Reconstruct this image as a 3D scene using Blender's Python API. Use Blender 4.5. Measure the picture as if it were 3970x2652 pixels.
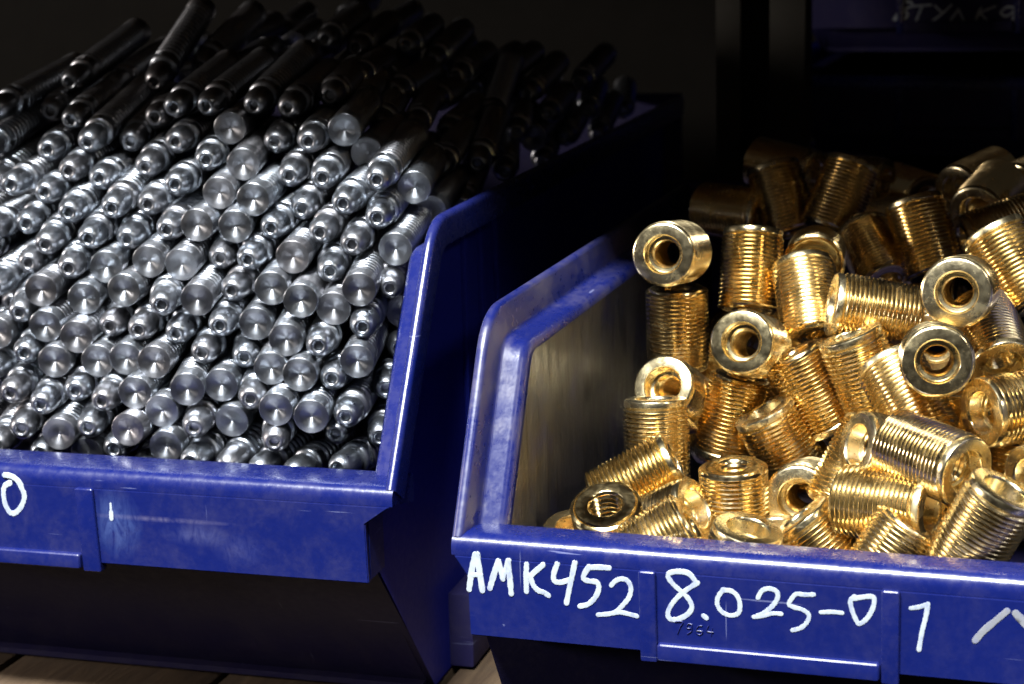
import bpy, bmesh, math, random
from mathutils import Vector, Matrix

# ------------------------------------------------------------------ scene, camera, light
for o in list(bpy.data.objects):
    bpy.data.objects.remove(o)
sc = bpy.context.scene
COL = sc.collection
R_ = math.radians

cam_data = bpy.data.cameras.new('camera')
cam = bpy.data.objects.new('camera', cam_data)
COL.objects.link(cam)
right = Vector((0.9524952, 0.30348026, -0.02554652))
upv = Vector((-0.04249111, 0.21548458, 0.97558234))
fwd = Vector((-0.30157486, 0.928152, -0.21814324))
m3 = Matrix((right, upv, -fwd)).transposed()
cam.matrix_world = Matrix.Translation((0.21996631, -0.60079006, 0.32105029)) @ m3.to_4x4()
cam_data.sensor_width = 36.0
cam_data.lens = 7500.0 / 3970.0 * 36.0
cam_data.clip_start = 0.02
cam_data.clip_end = 30
cam_data.dof.use_dof = True
cam_data.dof.focus_distance = 0.70
cam_data.dof.aperture_fstop = 15.0
cam_data.dof.aperture_blades = 7
sc.camera = cam

world = bpy.data.worlds.new('World')
sc.world = world
world.use_nodes = True
bg = world.node_tree.nodes['Background']
bg.inputs[0].default_value = (0.80, 0.72, 0.66, 1)
bg.inputs[1].default_value = 0.018

def area(name, loc, target, sx, sy, power, col):
    l = bpy.data.lights.new(name, 'AREA')
    l.shape = 'RECTANGLE'; l.size = sx; l.size_y = sy
    l.energy = power; l.color = col
    o = bpy.data.objects.new(name, l)
    COL.objects.link(o)
    o.location = loc
    d = Vector(target) - Vector(loc)
    o.rotation_euler = d.to_track_quat('-Z', 'Y').to_euler()
    return o
# ceiling lamp of the aisle in front of the shelf, and a weaker one further along the aisle
area('ceiling_lamp', (-0.12, -1.15, 2.05), (0.0, 0.1, 0.12), 0.9, 0.26, 250, (0.95, 0.98, 1.0))
area('aisle_lamp', (2.0, -1.0, 1.7), (0.05, 0.1, 0.12), 0.4, 0.25, 7.5, (1.0, 0.93, 0.84))

area('far_aisle_lamp', (-1.5, -0.50, 0.47), (-0.15, 0.25, 0.22), 0.5, 0.2, 14, (1.0, 0.90, 0.82))

sc.view_settings.view_transform = 'Standard'
sc.view_settings.look = 'None'
sc.view_settings.exposure = 0.3
sc.view_settings.gamma = 1.0
sc.cycles.max_bounces = 10
sc.cycles.glossy_bounces = 6
sc.cycles.sample_clamp_indirect = 6.0
sc.cycles.use_denoising = True

# ------------------------------------------------------------------ helpers
def link(name, me, mat=None, parent=None):
    o = bpy.data.objects.new(name, me)
    COL.objects.link(o)
    if mat is not None and me is not None and not me.materials:
        me.materials.append(mat)
    if parent is not None:
        o.parent = parent
    return o

def empty(name, label, cat, group=None, parent=None):
    o = bpy.data.objects.new(name, None)
    COL.objects.link(o)
    o.empty_display_size = 0.01
    tag(o, label, cat, group)
    return o

def tag(o, label, cat, group=None):
    o['label'] = label
    o['category'] = cat
    if group:
        o['group'] = group
    return o

def mesh(name, verts, faces, smooth=True, angle=35):
    me = bpy.data.meshes.new(name)
    me.from_pydata(verts, [], faces)
    me.validate()
    bm = bmesh.new(); bm.from_mesh(me)
    bmesh.ops.remove_doubles(bm, verts=bm.verts, dist=1e-7)
    bmesh.ops.recalc_face_normals(bm, faces=bm.faces)
    bm.to_mesh(me); bm.free()
    if smooth:
        me.polygons.foreach_set('use_smooth', [True] * len(me.polygons))
        me.set_sharp_from_angle(angle=R_(angle))
    return me

def from_bm(name, bm, angle=35):
    bmesh.ops.recalc_face_normals(bm, faces=bm.faces)
    me = bpy.data.meshes.new(name)
    bm.to_mesh(me); bm.free()
    me.polygons.foreach_set('use_smooth', [True] * len(me.polygons))
    me.set_sharp_from_angle(angle=R_(angle))
    return me

def box_bm(x0, x1, y0, y1, z0, z1, bev=0.0, seg=2, bm=None):
    own = bm is None
    if own: bm = bmesh.new()
    r = bmesh.ops.create_cube(bm, size=1.0)
    vs = r['verts']
    for v in vs:
        v.co = Vector(((x0 + x1) / 2 + v.co.x * (x1 - x0), (y0 + y1) / 2 + v.co.y * (y1 - y0), (z0 + z1) / 2 + v.co.z * (z1 - z0)))
    if bev:
        es = list({e for v in vs for e in v.link_edges})
        bmesh.ops.bevel(bm, geom=es, offset=bev, segments=seg, profile=0.6, affect='EDGES')
    return bm

def lathe(name, prof, seg, flats=None, angle=35):
    """profile [(r, z)] swept round z; r = 0 gives a pole"""
    vs, fs = [], []
    idx = []
    for r, z in prof:
        if r < 1e-9:
            idx.append([len(vs)]); vs.append((0, 0, z))
        else:
            row = []
            for k in range(seg):
                a = 2 * math.pi * k / seg
                x, y = r * math.cos(a), r * math.sin(a)
                if flats is not None and flats[0] <= z <= flats[1]:
                    y = max(-flats[2], min(flats[2], y))
                row.append(len(vs)); vs.append((x, y, z))
            idx.append(row)
    for a, b in zip(idx[:-1], idx[1:]):
        for k in range(seg):
            k2 = (k + 1) % seg
            if len(a) == 1 and len(b) == 1: continue
            if len(a) == 1: fs.append((a[0], b[k], b[k2]))
            elif len(b) == 1: fs.append((a[k2], a[k], b[0]))
            else: fs.append((a[k], b[k], b[k2], a[k2]))
    me = bpy.data.meshes.new(name)
    me.from_pydata(vs, [], fs)
    me.polygons.foreach_set('use_smooth', [True] * len(me.polygons))
    me.set_sharp_from_angle(angle=R_(angle))
    return me

# ------------------------------------------------------------------ materials
class NT:
    def __init__(s, name):
        s.m = bpy.data.materials.new(name); s.m.use_nodes = True
        s.t = s.m.node_tree; s.n = s.t.nodes; s.l = s.t.links
        s.b = s.n['Principled BSDF']
        s.tc = s.n.new('ShaderNodeTexCoord')
    def new(s, k, **kw):
        n = s.n.new(k)
        for a, v in kw.items(): setattr(n, a, v)
        return n
    def wire(s, a, b): s.l.new(a, b)
    def noise(s, scale, detail=4, rough=0.6, src=None, stretch=None, dist=0.0):
        n = s.new('ShaderNodeTexNoise')
        n.inputs['Scale'].default_value = scale; n.inputs['Detail'].default_value = detail
        n.inputs['Roughness'].default_value = rough; n.inputs['Distortion'].default_value = dist
        v = src or s.tc.outputs['Object']
        if stretch:
            mp = s.new('ShaderNodeMapping'); mp.inputs['Scale'].default_value = stretch
            s.wire(v, mp.inputs[0]); v = mp.outputs[0]
        s.wire(v, n.inputs['Vector'])
        return n.outputs['Fac']
    def ramp(s, fac, stops):
        r = s.new('ShaderNodeValToRGB')
        el = r.color_ramp.elements
        while len(el) < len(stops): el.new(0.5)
        for e, (p, c) in zip(el, stops):
            e.position = p; e.color = (*c, 1) if len(c) == 3 else c
        s.wire(fac, r.inputs[0]); return r.outputs[0]
    def mix(s, fac, a, b):
        m = s.new('ShaderNodeMix', data_type='RGBA')
        for sock, v in ((m.inputs[0], fac), (m.inputs[6], a), (m.inputs[7], b)):
            if isinstance(v, (int, float)): sock.default_value = v
            elif isinstance(v, tuple): sock.default_value = (*v, 1)
            else: s.wire(v, sock)
        return m.outputs[2]
    def math(s, op, a, b=None, clamp=False):
        m = s.new('ShaderNodeMath', operation=op); m.use_clamp = clamp
        for sock, v in ((m.inputs[0], a), (m.inputs[1], b)):
            if v is None: continue
            if isinstance(v, (int, float)): sock.default_value = v
            else: s.wire(v, sock)
        return m.outputs[0]
    def rng(s, v, a, b, c, d):
        m = s.new('ShaderNodeMapRange')
        s.wire(v, m.inputs[0])
        for k, x in enumerate((a, b, c, d)): m.inputs[k + 1].default_value = x
        return m.outputs[0]
    def bump(s, h, strength, dist):
        b = s.new('ShaderNodeBump'); b.inputs['Strength'].default_value = strength; b.inputs['Distance'].default_value = dist
        s.wire(h, b.inputs['Height']); s.wire(b.outputs[0], s.b.inputs['Normal'])

def plastic(name, base=(0.0029, 0.0070, 0.074), dust=0.35, rough=0.25, scuff=None, spec=0.5, wear=0.8):
    t = NT(name)
    n1 = t.noise(75, 8, 0.75)
    n2 = t.noise(310, 5, 0.65)
    n3 = t.noise(9, 3, 0.5)
    hue = t.mix(n3, tuple(c * 0.85 for c in base), tuple(c * 1.10 for c in base))
    grey = t.mix(n2, (0.060, 0.052, 0.062), (0.105, 0.092, 0.105))
    film = t.noise(46, 7, 0.72, dist=0.3, stretch=(1, 0.3, 0.8))
    d = t.math('MULTIPLY', t.rng(film, 0.44, 0.58, 0.08, 1), t.rng(n2, 0.30, 0.62, 0.45, 1))
    d = t.math('MULTIPLY', d, dust)
    c = t.mix(d, hue, grey)
    # hair scratches at several slants, and small chips
    acc = None
    for rot, sc_, lo, amt in (((0, 0.25, 0), (10, 10, 330), 0.725, 0.5), ((0, -0.5, 0.3), (260, 20, 9), 0.735, 0.4), ((0, 0.9, 0), (9, 9, 420), 0.745, 0.45), ((0.4, -0.1, 0), (14, 30, 380), 0.735, 0.4)):
        mp = t.new('ShaderNodeMapping'); mp.inputs['Rotation'].default_value = rot; mp.inputs['Scale'].default_value = sc_
        t.wire(t.tc.outputs['Object'], mp.inputs[0])
        nz = t.new('ShaderNodeTexNoise'); nz.inputs['Scale'].default_value = 1.6; nz.inputs['Detail'].default_value = 3.0; nz.inputs['Roughness'].default_value = 0.5
        t.wire(mp.outputs[0], nz.inputs['Vector'])
        k = t.rng(nz.outputs['Fac'], lo, lo + 0.02, 0, amt)
        acc = k if acc is None else t.math('ADD', acc, k, True)
    vo = t.new('ShaderNodeTexVoronoi'); vo.inputs['Scale'].default_value = 95
    t.wire(t.tc.outputs['Object'], vo.inputs['Vector'])
    chip = t.math('MULTIPLY', t.rng(vo.outputs['Distance'], 0.05, 0.09, 0.7, 0.0), t.rng(n1, 0.58, 0.62, 0, 1))
    acc = t.math('MULTIPLY', t.math('ADD', acc, chip, True), wear)
    c = t.mix(acc, c, (0.20, 0.22, 0.36))
    if scuff:
        for (p, rad, st, amt, colr) in scuff:
            v = t.new('ShaderNodeVectorMath', operation='SUBTRACT'); t.wire(t.tc.outputs['Object'], v.inputs[0]); v.inputs[1].default_value = p
            mp = t.new('ShaderNodeMapping'); mp.inputs['Scale'].default_value = st; t.wire(v.outputs[0], mp.inputs[0])
            ln = t.new('ShaderNodeVectorMath', operation='LENGTH'); t.wire(mp.outputs[0], ln.inputs[0])
            fall = t.rng(ln.outputs['Value'], 0.0, rad, 1.0, 0.0)
            ns = t.noise(210, 6, 0.72, stretch=(1, 1, 0.35), dist=1.2)
            k = t.math('MULTIPLY', fall, t.rng(ns, 0.34, 0.72, 0.0, 1.0))
            c = t.mix(t.math('MULTIPLY', k, amt), c, colr)
    t.wire(c, t.b.inputs['Base Color'])
    rr = t.math('ADD', t.rng(n2, 0.3, 0.7, rough - 0.04, rough + 0.07), t.math('MULTIPLY', d, 0.35))
    t.wire(rr, t.b.inputs['Roughness'])
    t.b.inputs['Specular IOR Level'].default_value = spec
    t.bump(t.math('ADD', t.math('MULTIPLY', n2, 0.4), t.noise(420, 3, 0.5)), 0.10, 0.0006)
    return t.m

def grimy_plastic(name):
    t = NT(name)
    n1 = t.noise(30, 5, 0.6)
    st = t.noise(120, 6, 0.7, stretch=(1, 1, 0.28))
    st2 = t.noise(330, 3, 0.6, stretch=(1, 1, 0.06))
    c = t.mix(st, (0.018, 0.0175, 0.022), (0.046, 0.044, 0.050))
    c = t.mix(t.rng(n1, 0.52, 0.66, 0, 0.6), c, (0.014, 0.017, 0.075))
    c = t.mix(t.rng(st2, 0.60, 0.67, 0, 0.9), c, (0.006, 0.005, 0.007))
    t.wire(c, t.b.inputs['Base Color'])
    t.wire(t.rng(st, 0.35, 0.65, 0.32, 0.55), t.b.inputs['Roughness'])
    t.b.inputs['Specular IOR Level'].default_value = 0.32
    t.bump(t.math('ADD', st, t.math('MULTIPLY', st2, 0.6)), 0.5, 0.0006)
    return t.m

def steel(name, base, rough, aniso=0.0, rings=False, grime=0.25):
    t = NT(name)
    oi = t.new('ShaderNodeObjectInfo')
    n1 = t.noise(420, 5, 0.65)
    n2 = t.noise(120, 3, 0.6)
    c = t.mix(n2, tuple(v * 0.86 for v in base), base)
    c = t.mix(t.math('MULTIPLY', t.rng(n1, 0.52, 0.75, 0, 1), grime), c, (0.20, 0.14, 0.12))
    c = t.mix(t.math('MULTIPLY', t.math('POWER', oi.outputs['Random'], 2.0), 0.6), c, (0.20, 0.18, 0.18))
    t.wire(c, t.b.inputs['Base Color'])
    t.b.inputs['Metallic'].default_value = 1.0
    t.wire(t.math('ADD', t.rng(n1, 0.3, 0.7, rough - 0.05, rough + 0.08), t.math('MULTIPLY', oi.outputs['Random'], 0.05)), t.b.inputs['Roughness'])
    h = t.math('MULTIPLY', n1, 0.6)
    if rings:
        w = t.new('ShaderNodeTexWave', wave_type='RINGS', rings_direction='Z')
        w.inputs['Scale'].default_value = 900; w.inputs['Distortion'].default_value = 0.6; w.inputs['Detail'].default_value = 1.5
        t.wire(t.tc.outputs['Object'], w.inputs['Vector'])
        h = t.math('ADD', h, t.math('MULTIPLY', w.outputs['Fac'], 0.8))
    t.bump(h, 0.22, 0.00012)
    if aniso:
        tg = t.new('ShaderNodeTangent', direction_type='RADIAL', axis='Z')
        t.wire(tg.outputs[0], t.b.inputs['Tangent'])
        t.b.inputs['Anisotropic'].default_value = aniso
        t.b.inputs['Anisotropic Rotation'].default_value = 0.25
    return t.m

def brass(name, base, rough, rings=False, aniso=0.0, tone=(0.80, 0.70, 0.48)):
    t = NT(name)
    oi = t.new('ShaderNodeObjectInfo')
    n1 = t.noise(260, 5, 0.65)
    n2 = t.noise(70, 3, 0.6)
    c = t.mix(n2, tuple(v * 0.90 for v in base), base)
    c = t.mix(t.math('MULTIPLY', t.rng(n1, 0.60, 0.80, 0, 1), 0.25), c, (0.50, 0.30, 0.11))
    c = t.mix(t.math('MULTIPLY', oi.outputs['Random'], 0.5), c, tone)
    dull = t.rng(t.noise(90, 4, 0.7, src=None), 0.50, 0.68, 0, 1)
    c = t.mix(t.math('MULTIPLY', dull, 0.25), c, (0.58, 0.42, 0.18))
    t.wire(c, t.b.inputs['Base Color'])
    t.b.inputs['Metallic'].default_value = 1.0
    t.wire(t.math('ADD', t.rng(n1, 0.3, 0.7, rough - 0.04, rough + 0.07), t.math('ADD', t.math('MULTIPLY', dull, 0.12), t.math('MULTIPLY', oi.outputs['Random'], 0.05))), t.b.inputs['Roughness'])
    h = t.math('MULTIPLY', n1, 0.5)
    if rings:
        w = t.new('ShaderNodeTexWave', wave_type='RINGS', rings_direction='Z')
        w.inputs['Scale'].default_value = 620; w.inputs['Distortion'].default_value = 0.5; w.inputs['Detail'].default_value = 1.0
        t.wire(t.tc.outputs['Object'], w.inputs['Vector'])
        h = t.math('ADD', h, t.math('MULTIPLY', w.outputs['Fac'], 0.7))
    t.bump(h, 0.16, 0.00012)
    if aniso:
        tg = t.new('ShaderNodeTangent', direction_type='RADIAL', axis='Z')
        t.wire(tg.outputs[0], t.b.inputs['Tangent'])
        t.b.inputs['Anisotropic'].default_value = aniso
        t.b.inputs['Anisotropic Rotation'].default_value = 0.25
    return t.m

def wood(name, c0, c1):
    t = NT(name)
    g = t.noise(22, 6, 0.65, stretch=(5, 0.5, 5), dist=0.8)
    n = t.noise(60, 4, 0.6)
    c = t.ramp(g, [(0.30, c0), (0.55, tuple((a + b) / 2 for a, b in zip(c0, c1))), (0.75, c1)])
    c = t.mix(t.rng(n, 0.5, 0.75, 0, 0.55), c, (0.05, 0.035, 0.02))
    t.wire(c, t.b.inputs['Base Color'])
    t.b.inputs['Roughness'].default_value = 0.75
    t.bump(g, 0.4, 0.002)
    return t.m

def paint(name, col, rough=0.55):
    t = NT(name)
    n = t.noise(300, 5, 0.6); n2 = t.noise(900, 3, 0.6)
    c = t.mix(t.rng(n, 0.35, 0.65, 0, 1), tuple(v * 0.86 for v in col), col)
    thin = t.math('MULTIPLY', t.rng(t.noise(190, 6, 0.75, stretch=(1, 1, 0.5)), 0.50, 0.68, 0, 1), 0.6)
    c = t.mix(thin, c, (0.10, 0.12, 0.26))
    c = t.mix(t.rng(n2, 0.64, 0.72, 0, 0.5), c, (0.16, 0.18, 0.34))
    t.wire(c, t.b.inputs['Base Color'])
    t.b.inputs['Roughness'].default_value = rough
    t.bump(n, 0.2, 0.0003)
    return t.m

def dull_metal(name, col):
    t = NT(name)
    n = t.noise(40, 5, 0.6)
    c = t.mix(n, tuple(v * 0.6 for v in col), tuple(v * 1.3 for v in col))
    t.wire(c, t.b.inputs['Base Color'])
    t.b.inputs['Roughness'].default_value = 0.8
    t.b.inputs['Specular IOR Level'].default_value = 0.1
    t.bump(n, 0.2, 0.001)
    return t.m

M_blue = plastic('blue_plastic', dust=0.09, rough=0.25, spec=0.6)
M_blue_panel_left = plastic('scuffed_blue_plastic', dust=0.10, rough=0.33, spec=0.4, scuff=[
    ((0.2185, 0.004, 0.089), 0.0120, (1.0, 0.2, 0.75), 0.42, (0.13, 0.20, 0.42)),
    ((0.236, 0.004, 0.092), 0.030, (0.8, 0.2, 22.0), 0.30, (0.30, 0.27, 0.36)),
    ((0.252, 0.004, 0.0865), 0.016, (1.0, 0.2, 3.0), 0.22, (0.22, 0.24, 0.42)),
    ((0.270, 0.004, 0.0815), 0.012, (1.0, 0.2, 1.6), 0.18, (0.18, 0.20, 0.42))])
M_blue_panel = plastic('clean_blue_plastic', dust=0.05, rough=0.33, spec=0.4)
M_blue_worn = plastic('worn_blue_plastic', dust=0.38, rough=0.27, spec=0.6)
M_blue_shaded = plastic('shade_toned_blue_plastic', base=(0.014, 0.012, 0.055), dust=0.12, rough=0.5, spec=0.2)  # bin blue with shade put into its colour, for undersides and deep parts
M_blue_side_lifted = plastic('brightened_side_plastic', base=(0.009, 0.015, 0.21), dust=0.04, rough=0.42, spec=0.3)  # bin blue brightened in colour to offset the shade on the side walls
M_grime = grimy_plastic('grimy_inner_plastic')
M_white = paint('white_marker_paint', (0.36, 0.40, 0.44))
M_grey_paint = paint('smeared_grey_paint', (0.20, 0.205, 0.225))
M_steel = steel('zinc_plated_steel', (0.33, 0.355, 0.39), 0.30)
M_steel_turned = steel('turned_steel', (0.34, 0.36, 0.39), 0.33, aniso=0.6, rings=True, grime=0.18)
M_brass = brass('brass', (0.89, 0.68, 0.33), 0.12)
M_brass_turned = brass('turned_brass', (0.93, 0.77, 0.44), 0.17, rings=True)
M_wood = wood('shelf_wood', (0.034, 0.018, 0.008), (0.095, 0.060, 0.030))
M_post = dull_metal('painted_shelf_steel', (0.030, 0.028, 0.024))
M_wall = dull_metal('dusty_wall', (0.008, 0.0072, 0.006))

# ------------------------------------------------------------------ the setting: shelf, wall
def setting(name, me, mat):
    o = link(name, me, mat); o['kind'] = 'structure'; return o

shelf = empty('shelf', 'x', 'x')
for k in ('label', 'category'): del shelf[k]
shelf['kind'] = 'structure'
pk = random.Random(4)
x = -0.62
while x < 0.75:
    w = pk.uniform(0.085, 0.105)
    if x < -0.018 < x + w: w = -0.018 - x
    me = from_bm('plank', box_bm(x + 0.0015, x + w - 0.0015, 0.068, 0.80, -0.022, pk.uniform(-0.0012, 0.0), 0.0015))
    link('plank', me, M_wood, shelf)
    x += w
upper = setting('upper_shelf', from_bm('upper_shelf', box_bm(-0.9, 1.0, 0.010, 0.80, 0.415, 0.437, 0.002)), M_wood)
wall = setting('back_wall', from_bm('back_wall', box_bm(-1.2, 1.3, 0.82, 0.85, -0.1, 0.42)), M_wall)

# ------------------------------------------------------------------ storage bins
def fillet(pts, r, n=6):
    out = [Vector(pts[0])]
    for a, b, c in zip(pts[:-2], pts[1:-1], pts[2:]):
        a, b, c = Vector(a), Vector(b), Vector(c)
        d1, d2 = (a - b).normalized(), (c - b).normalized()
        ang = d1.angle(d2); t = r / math.tan(ang / 2)
        p, q = b + d1 * t, b + d2 * t
        for k in range(n + 1):
            u = k / n
            out.append((1 - u) ** 2 * p + 2 * u * (1 - u) * b + u * u * q)
    out.append(Vector(pts[-1]))
    return out

def sweep(name, path, prof, xmap):
    """profile (u inward, v along the outward normal) carried along a (y, z) path"""
    vs, fs = [], []
    n = len(prof)
    for i, p in enumerate(path):
        a = path[max(i - 1, 0)]; b = path[min(i + 1, len(path) - 1)]
        t = (b - a).normalized(); nrm = Vector((-t.y, t.x))
        # miter
        if 0 < i < len(path) - 1:
            t1 = (p - a).normalized(); k = 1.0 / max(0.5, t1.dot(t))
        else: k = 1.0
        for u, v in prof:
            q = p + nrm * v * k
            vs.append((xmap(u), q.x, q.y))
    for i in range(len(path) - 1):
        for j in range(n - 1):
            fs.append((i * n + j, i * n + j + 1, (i + 1) * n + j + 1, (i + 1) * n + j))
    return mesh(name, vs, fs, True, 50)

FL = [(0.0, -0.0125), (0.0, -0.0026), (0.0002, -0.0014), (0.0008, -0.0005), (0.0017, 0.0), (0.0030, -0.0001), (0.0038, -0.0006), (0.0043, -0.0016),
      (0.0054, -0.0108), (0.0058, -0.0118), (0.0066, -0.0123), (0.0118, -0.0131), (0.0132, -0.0138), (0.0142, -0.0150), (0.0148, -0.0168), (0.0152, -0.0210)]

def storage_bin(name, label, loc, yaw, W, L, zlip, ph, zrim, yr, pw, lipw, ribs, slope, panel_mat, inner_mat, wall_ribs=(), detail=True, fk=1.0, rim_mat=None, cat='storage bin', group=None):
    root = empty(name, label, cat, group)
    root.location = loc; root.rotation_euler = (0, 0, yaw)
    zb = zlip - ph
    # lip: a rounded ledge along the front
    pr = [(lipw, zlip - 0.012), (lipw, zlip - 0.0015), (lipw - 0.0008, zlip - 0.0004), (lipw - 0.002, zlip), (0.0056, zlip + 0.0004),
          (0.0040, zlip + 0.0003), (0.0027, zlip - 0.0001), (0.0016, zlip - 0.0008), (0.0008, zlip - 0.0018), (0.0002, zlip - 0.0031), (0.0, zlip - 0.0046), (0.0001, zlip - 0.0068), (0.0030, zlip - 0.0068)]
    vs, fs = [], []
    for xx in (0.0006, W - 0.0006):
        for y, z in pr: vs.append((xx, y, z))
    n = len(pr)
    for j in range(n - 1): fs.append((j, j + 1, n + j + 1, n + j))
    fs.append(tuple(range(n))); fs.append(tuple(range(2 * n - 1, n - 1, -1)))
    link('front_lip', mesh('front_lip', vs, fs, True, 50), M_blue, root)
    # panel with stepped-in ends, leaning back a little, with side returns
    zt = zlip - 0.0069
    poly = [(pw, zb), (W - pw, zb), (W - pw, zt - 0.0075), (W - 0.0015, zt), (0.0015, zt), (pw, zt - 0.0075)]
    lean = lambda z: -0.0003 + (zt - z) * 0.06
    vs = [(x, lean(z), z) for x, z in poly] + [(x, lean(z) + 0.0025, z) for x, z in poly]
    fs = [tuple(range(6)), tuple(range(11, 5, -1))] + [(i, 6 + i, 6 + (i + 1) % 6, (i + 1) % 6) for i in range(6)]
    me = mesh('front_panel', vs, fs, False)
    bm = bmesh.new(); bm.from_mesh(me)
    bmesh.ops.bevel(bm, geom=list(bm.edges), offset=0.0004, segments=2, affect='EDGES')
    for xa, xb in ((pw, pw + 0.0022), (W - pw - 0.0022, W - pw)):
        box_bm(xa, xb, lean(zb) + 0.0026, 0.020, zb + 0.0004, zt - 0.0076, 0.0003, 1, bm)
    PARTS[root.name] = P_ = {}
    P_['panel'] = front = link('front_panel', from_bm('front_panel', bm), panel_mat, root)
    if detail:
        xa, xb = ribs[0][1] + 0.0002, ribs[1][0] - 0.0002
        bm = box_bm(xa, xb, -0.0012, 0.0050, zb - 0.0022, zb + 0.0040, 0.0012, 3)
        holder = link('label_holder', from_bm('label_holder', bm), panel_mat, root)
        for xa, xb in ribs:
            bm = box_bm(xa, xb, -0.0018, 0.0035, zb - 0.0035, zlip - 0.0068, 0.0009, 3)
            for v in bm.verts:
                if v.co.z < zlip - 0.02: v.co.y += 0.0024
            link('holder_rib', from_bm('holder_rib', bm), M_blue, holder)
    # flanges that run up the opening and back along the rim
    path = fillet([(0.0012, zlip - 0.0005), (yr, zrim), (L, zrim)], min(0.026, (zrim - zlip) * 0.6), 10)
    link('side_flange', sweep('side_flange', path, FL, lambda u: u * fk), rim_mat or M_blue_worn, root)
    link('side_flange', sweep('side_flange', path, FL, lambda u: W - u * fk), rim_mat or M_blue_worn, root)
    # walls
    inset = []
    for i in range(1, len(path) - 1):
        tt = (path[i + 1] - path[i - 1]).normalized()
        inset.append((path[i].x + tt.y * 0.017, path[i].y - tt.x * 0.017))
    low = [(yr * 0.0 + slope, 0.0), (0.012, zb + 0.003), (0.016, zlip - 0.010)] + inset + [(L - 0.003, zrim - 0.017), (L - 0.003, 0.0)]
    for side, (xo, xi) in (('l', (0.0122 * fk, 0.0153 * fk)), ('r', (W - 0.0122 * fk, W - 0.0153 * fk))):
        n = len(low)
        vo = [(xo, y, z) for y, z in low]
        P_[side] = link('side_wall', mesh('side_wall', vo, [tuple(range(n))], False), M_blue_side_lifted, root)
        vi = [(xi, max(y, 0.0115), z) for y, z in low]
        link('inner_wall', mesh('inner_wall', vi, [tuple(range(n))], False), inner_mat, root)
    # sloping lower front, floor and back
    x0, x1 = 0.0122 * fk, W - 0.0122 * fk
    vs = [(pw + 0.001, 0.0085, zb + 0.006), (W - pw - 0.001, 0.0085, zb + 0.006), (x1, slope, 0.001), (x0, slope, 0.001),
          (pw + 0.001, 0.0110, zb + 0.006), (W - pw - 0.001, 0.0110, zb + 0.006), (x1, slope + 0.0025, 0.0035), (x0, slope + 0.0025, 0.0035)]
    fs = [(0, 1, 2, 3), (4, 7, 6, 5), (0, 4, 5, 1), (1, 5, 6, 2), (3, 2, 6, 7), (0, 3, 7, 4)]
    link('lower_front_wall', mesh('lower_front_wall', vs, fs, False), M_blue_shaded, root)
    link('inner_front_wall', from_bm('inner_front_wall', box_bm(0.0154 * fk, W - 0.0154 * fk, lipw - 0.0030, lipw - 0.0005, zb, zlip - 0.0030)), inner_mat, root)
    link('floor_plate', from_bm('floor_plate', box_bm(0.0156 * fk, W - 0.0156 * fk, slope * 0.9, L - 0.0035, 0.0005, 0.003)), M_blue_shaded, root)
    link('back_wall', from_bm('back_wall', box_bm(0.001, W - 0.001, L - 0.0028, L, 0.0005, zrim + 0.0015, 0.0006, 1)), M_blue_shaded, root)
    for yy, w, z0, z1 in wall_ribs:
        link('wall_rib', from_bm('wall_rib', box_bm(W - 0.0124, W - 0.0100, yy, yy + w, z0, z1, 0.0006, 2)), M_blue_side_lifted, P_['r'])
    return root

PARTS = {}
def ribbon(name, strokes, y_at, lift=0.00022):
    """brush strokes with round ends, slightly domed"""
    vs, fs = [], []
    for si, (pts, w) in enumerate(strokes):
        P = [Vector(p) for p in pts]
        if len(P) == 2: P = [P[0], (P[0] + P[1]) / 2, P[1]]
        # Catmull-Rom
        Q = []
        for i in range(len(P) - 1):
            p0 = P[max(i - 1, 0)]; p1 = P[i]; p2 = P[i + 1]; p3 = P[min(i + 2, len(P) - 1)]
            for k in range(6):
                t = k / 6
                Q.append(0.5 * ((2 * p1) + (-p0 + p2) * t + (2 * p0 - 5 * p1 + 4 * p2 - p3) * t * t + (-p0 + 3 * p1 - 3 * p2 + p3) * t ** 3))
        Q.append(P[-1])
        rr = random.Random(len(Q) * 7 + si)
        h = w / 2
        rows = []
        d0 = (Q[1] - Q[0]).normalized(); d1 = (Q[-1] - Q[-2]).normalized()
        for a in (80, 55, 30, 12):
            rows.append((Q[0] - d0 * h * math.sin(R_(a)), d0, h * math.cos(R_(a))))
        for i, q in enumerate(Q):
            t = (Q[min(i + 1, len(Q) - 1)] - Q[max(i - 1, 0)]).normalized()
            rows.append((q, t, h * (1 + rr.uniform(-0.13, 0.10))))
        for a in (12, 30, 55, 80):
            rows.append((Q[-1] + d1 * h * math.sin(R_(a)), d1, h * math.cos(R_(a))))
        base = len(vs)
        dl = lift + si * 0.00004
        for c, t, hw in rows:
            nn = Vector((-t.y, t.x))
            for f, up in ((-1, -0.0003), (-0.85, dl * 0.75), (0, dl), (0.85, dl * 0.75), (1, -0.0003)):
                p = c + nn * hw * f
                vs.append((p.x, y_at(p.y) - up, p.y))
        for i in range(len(rows) - 1):
            for j in range(4):
                a = base + i * 5 + j
                fs.append((a, a + 1, a + 6, a + 5))
    return mesh(name, vs, fs, True, 60)

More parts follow.
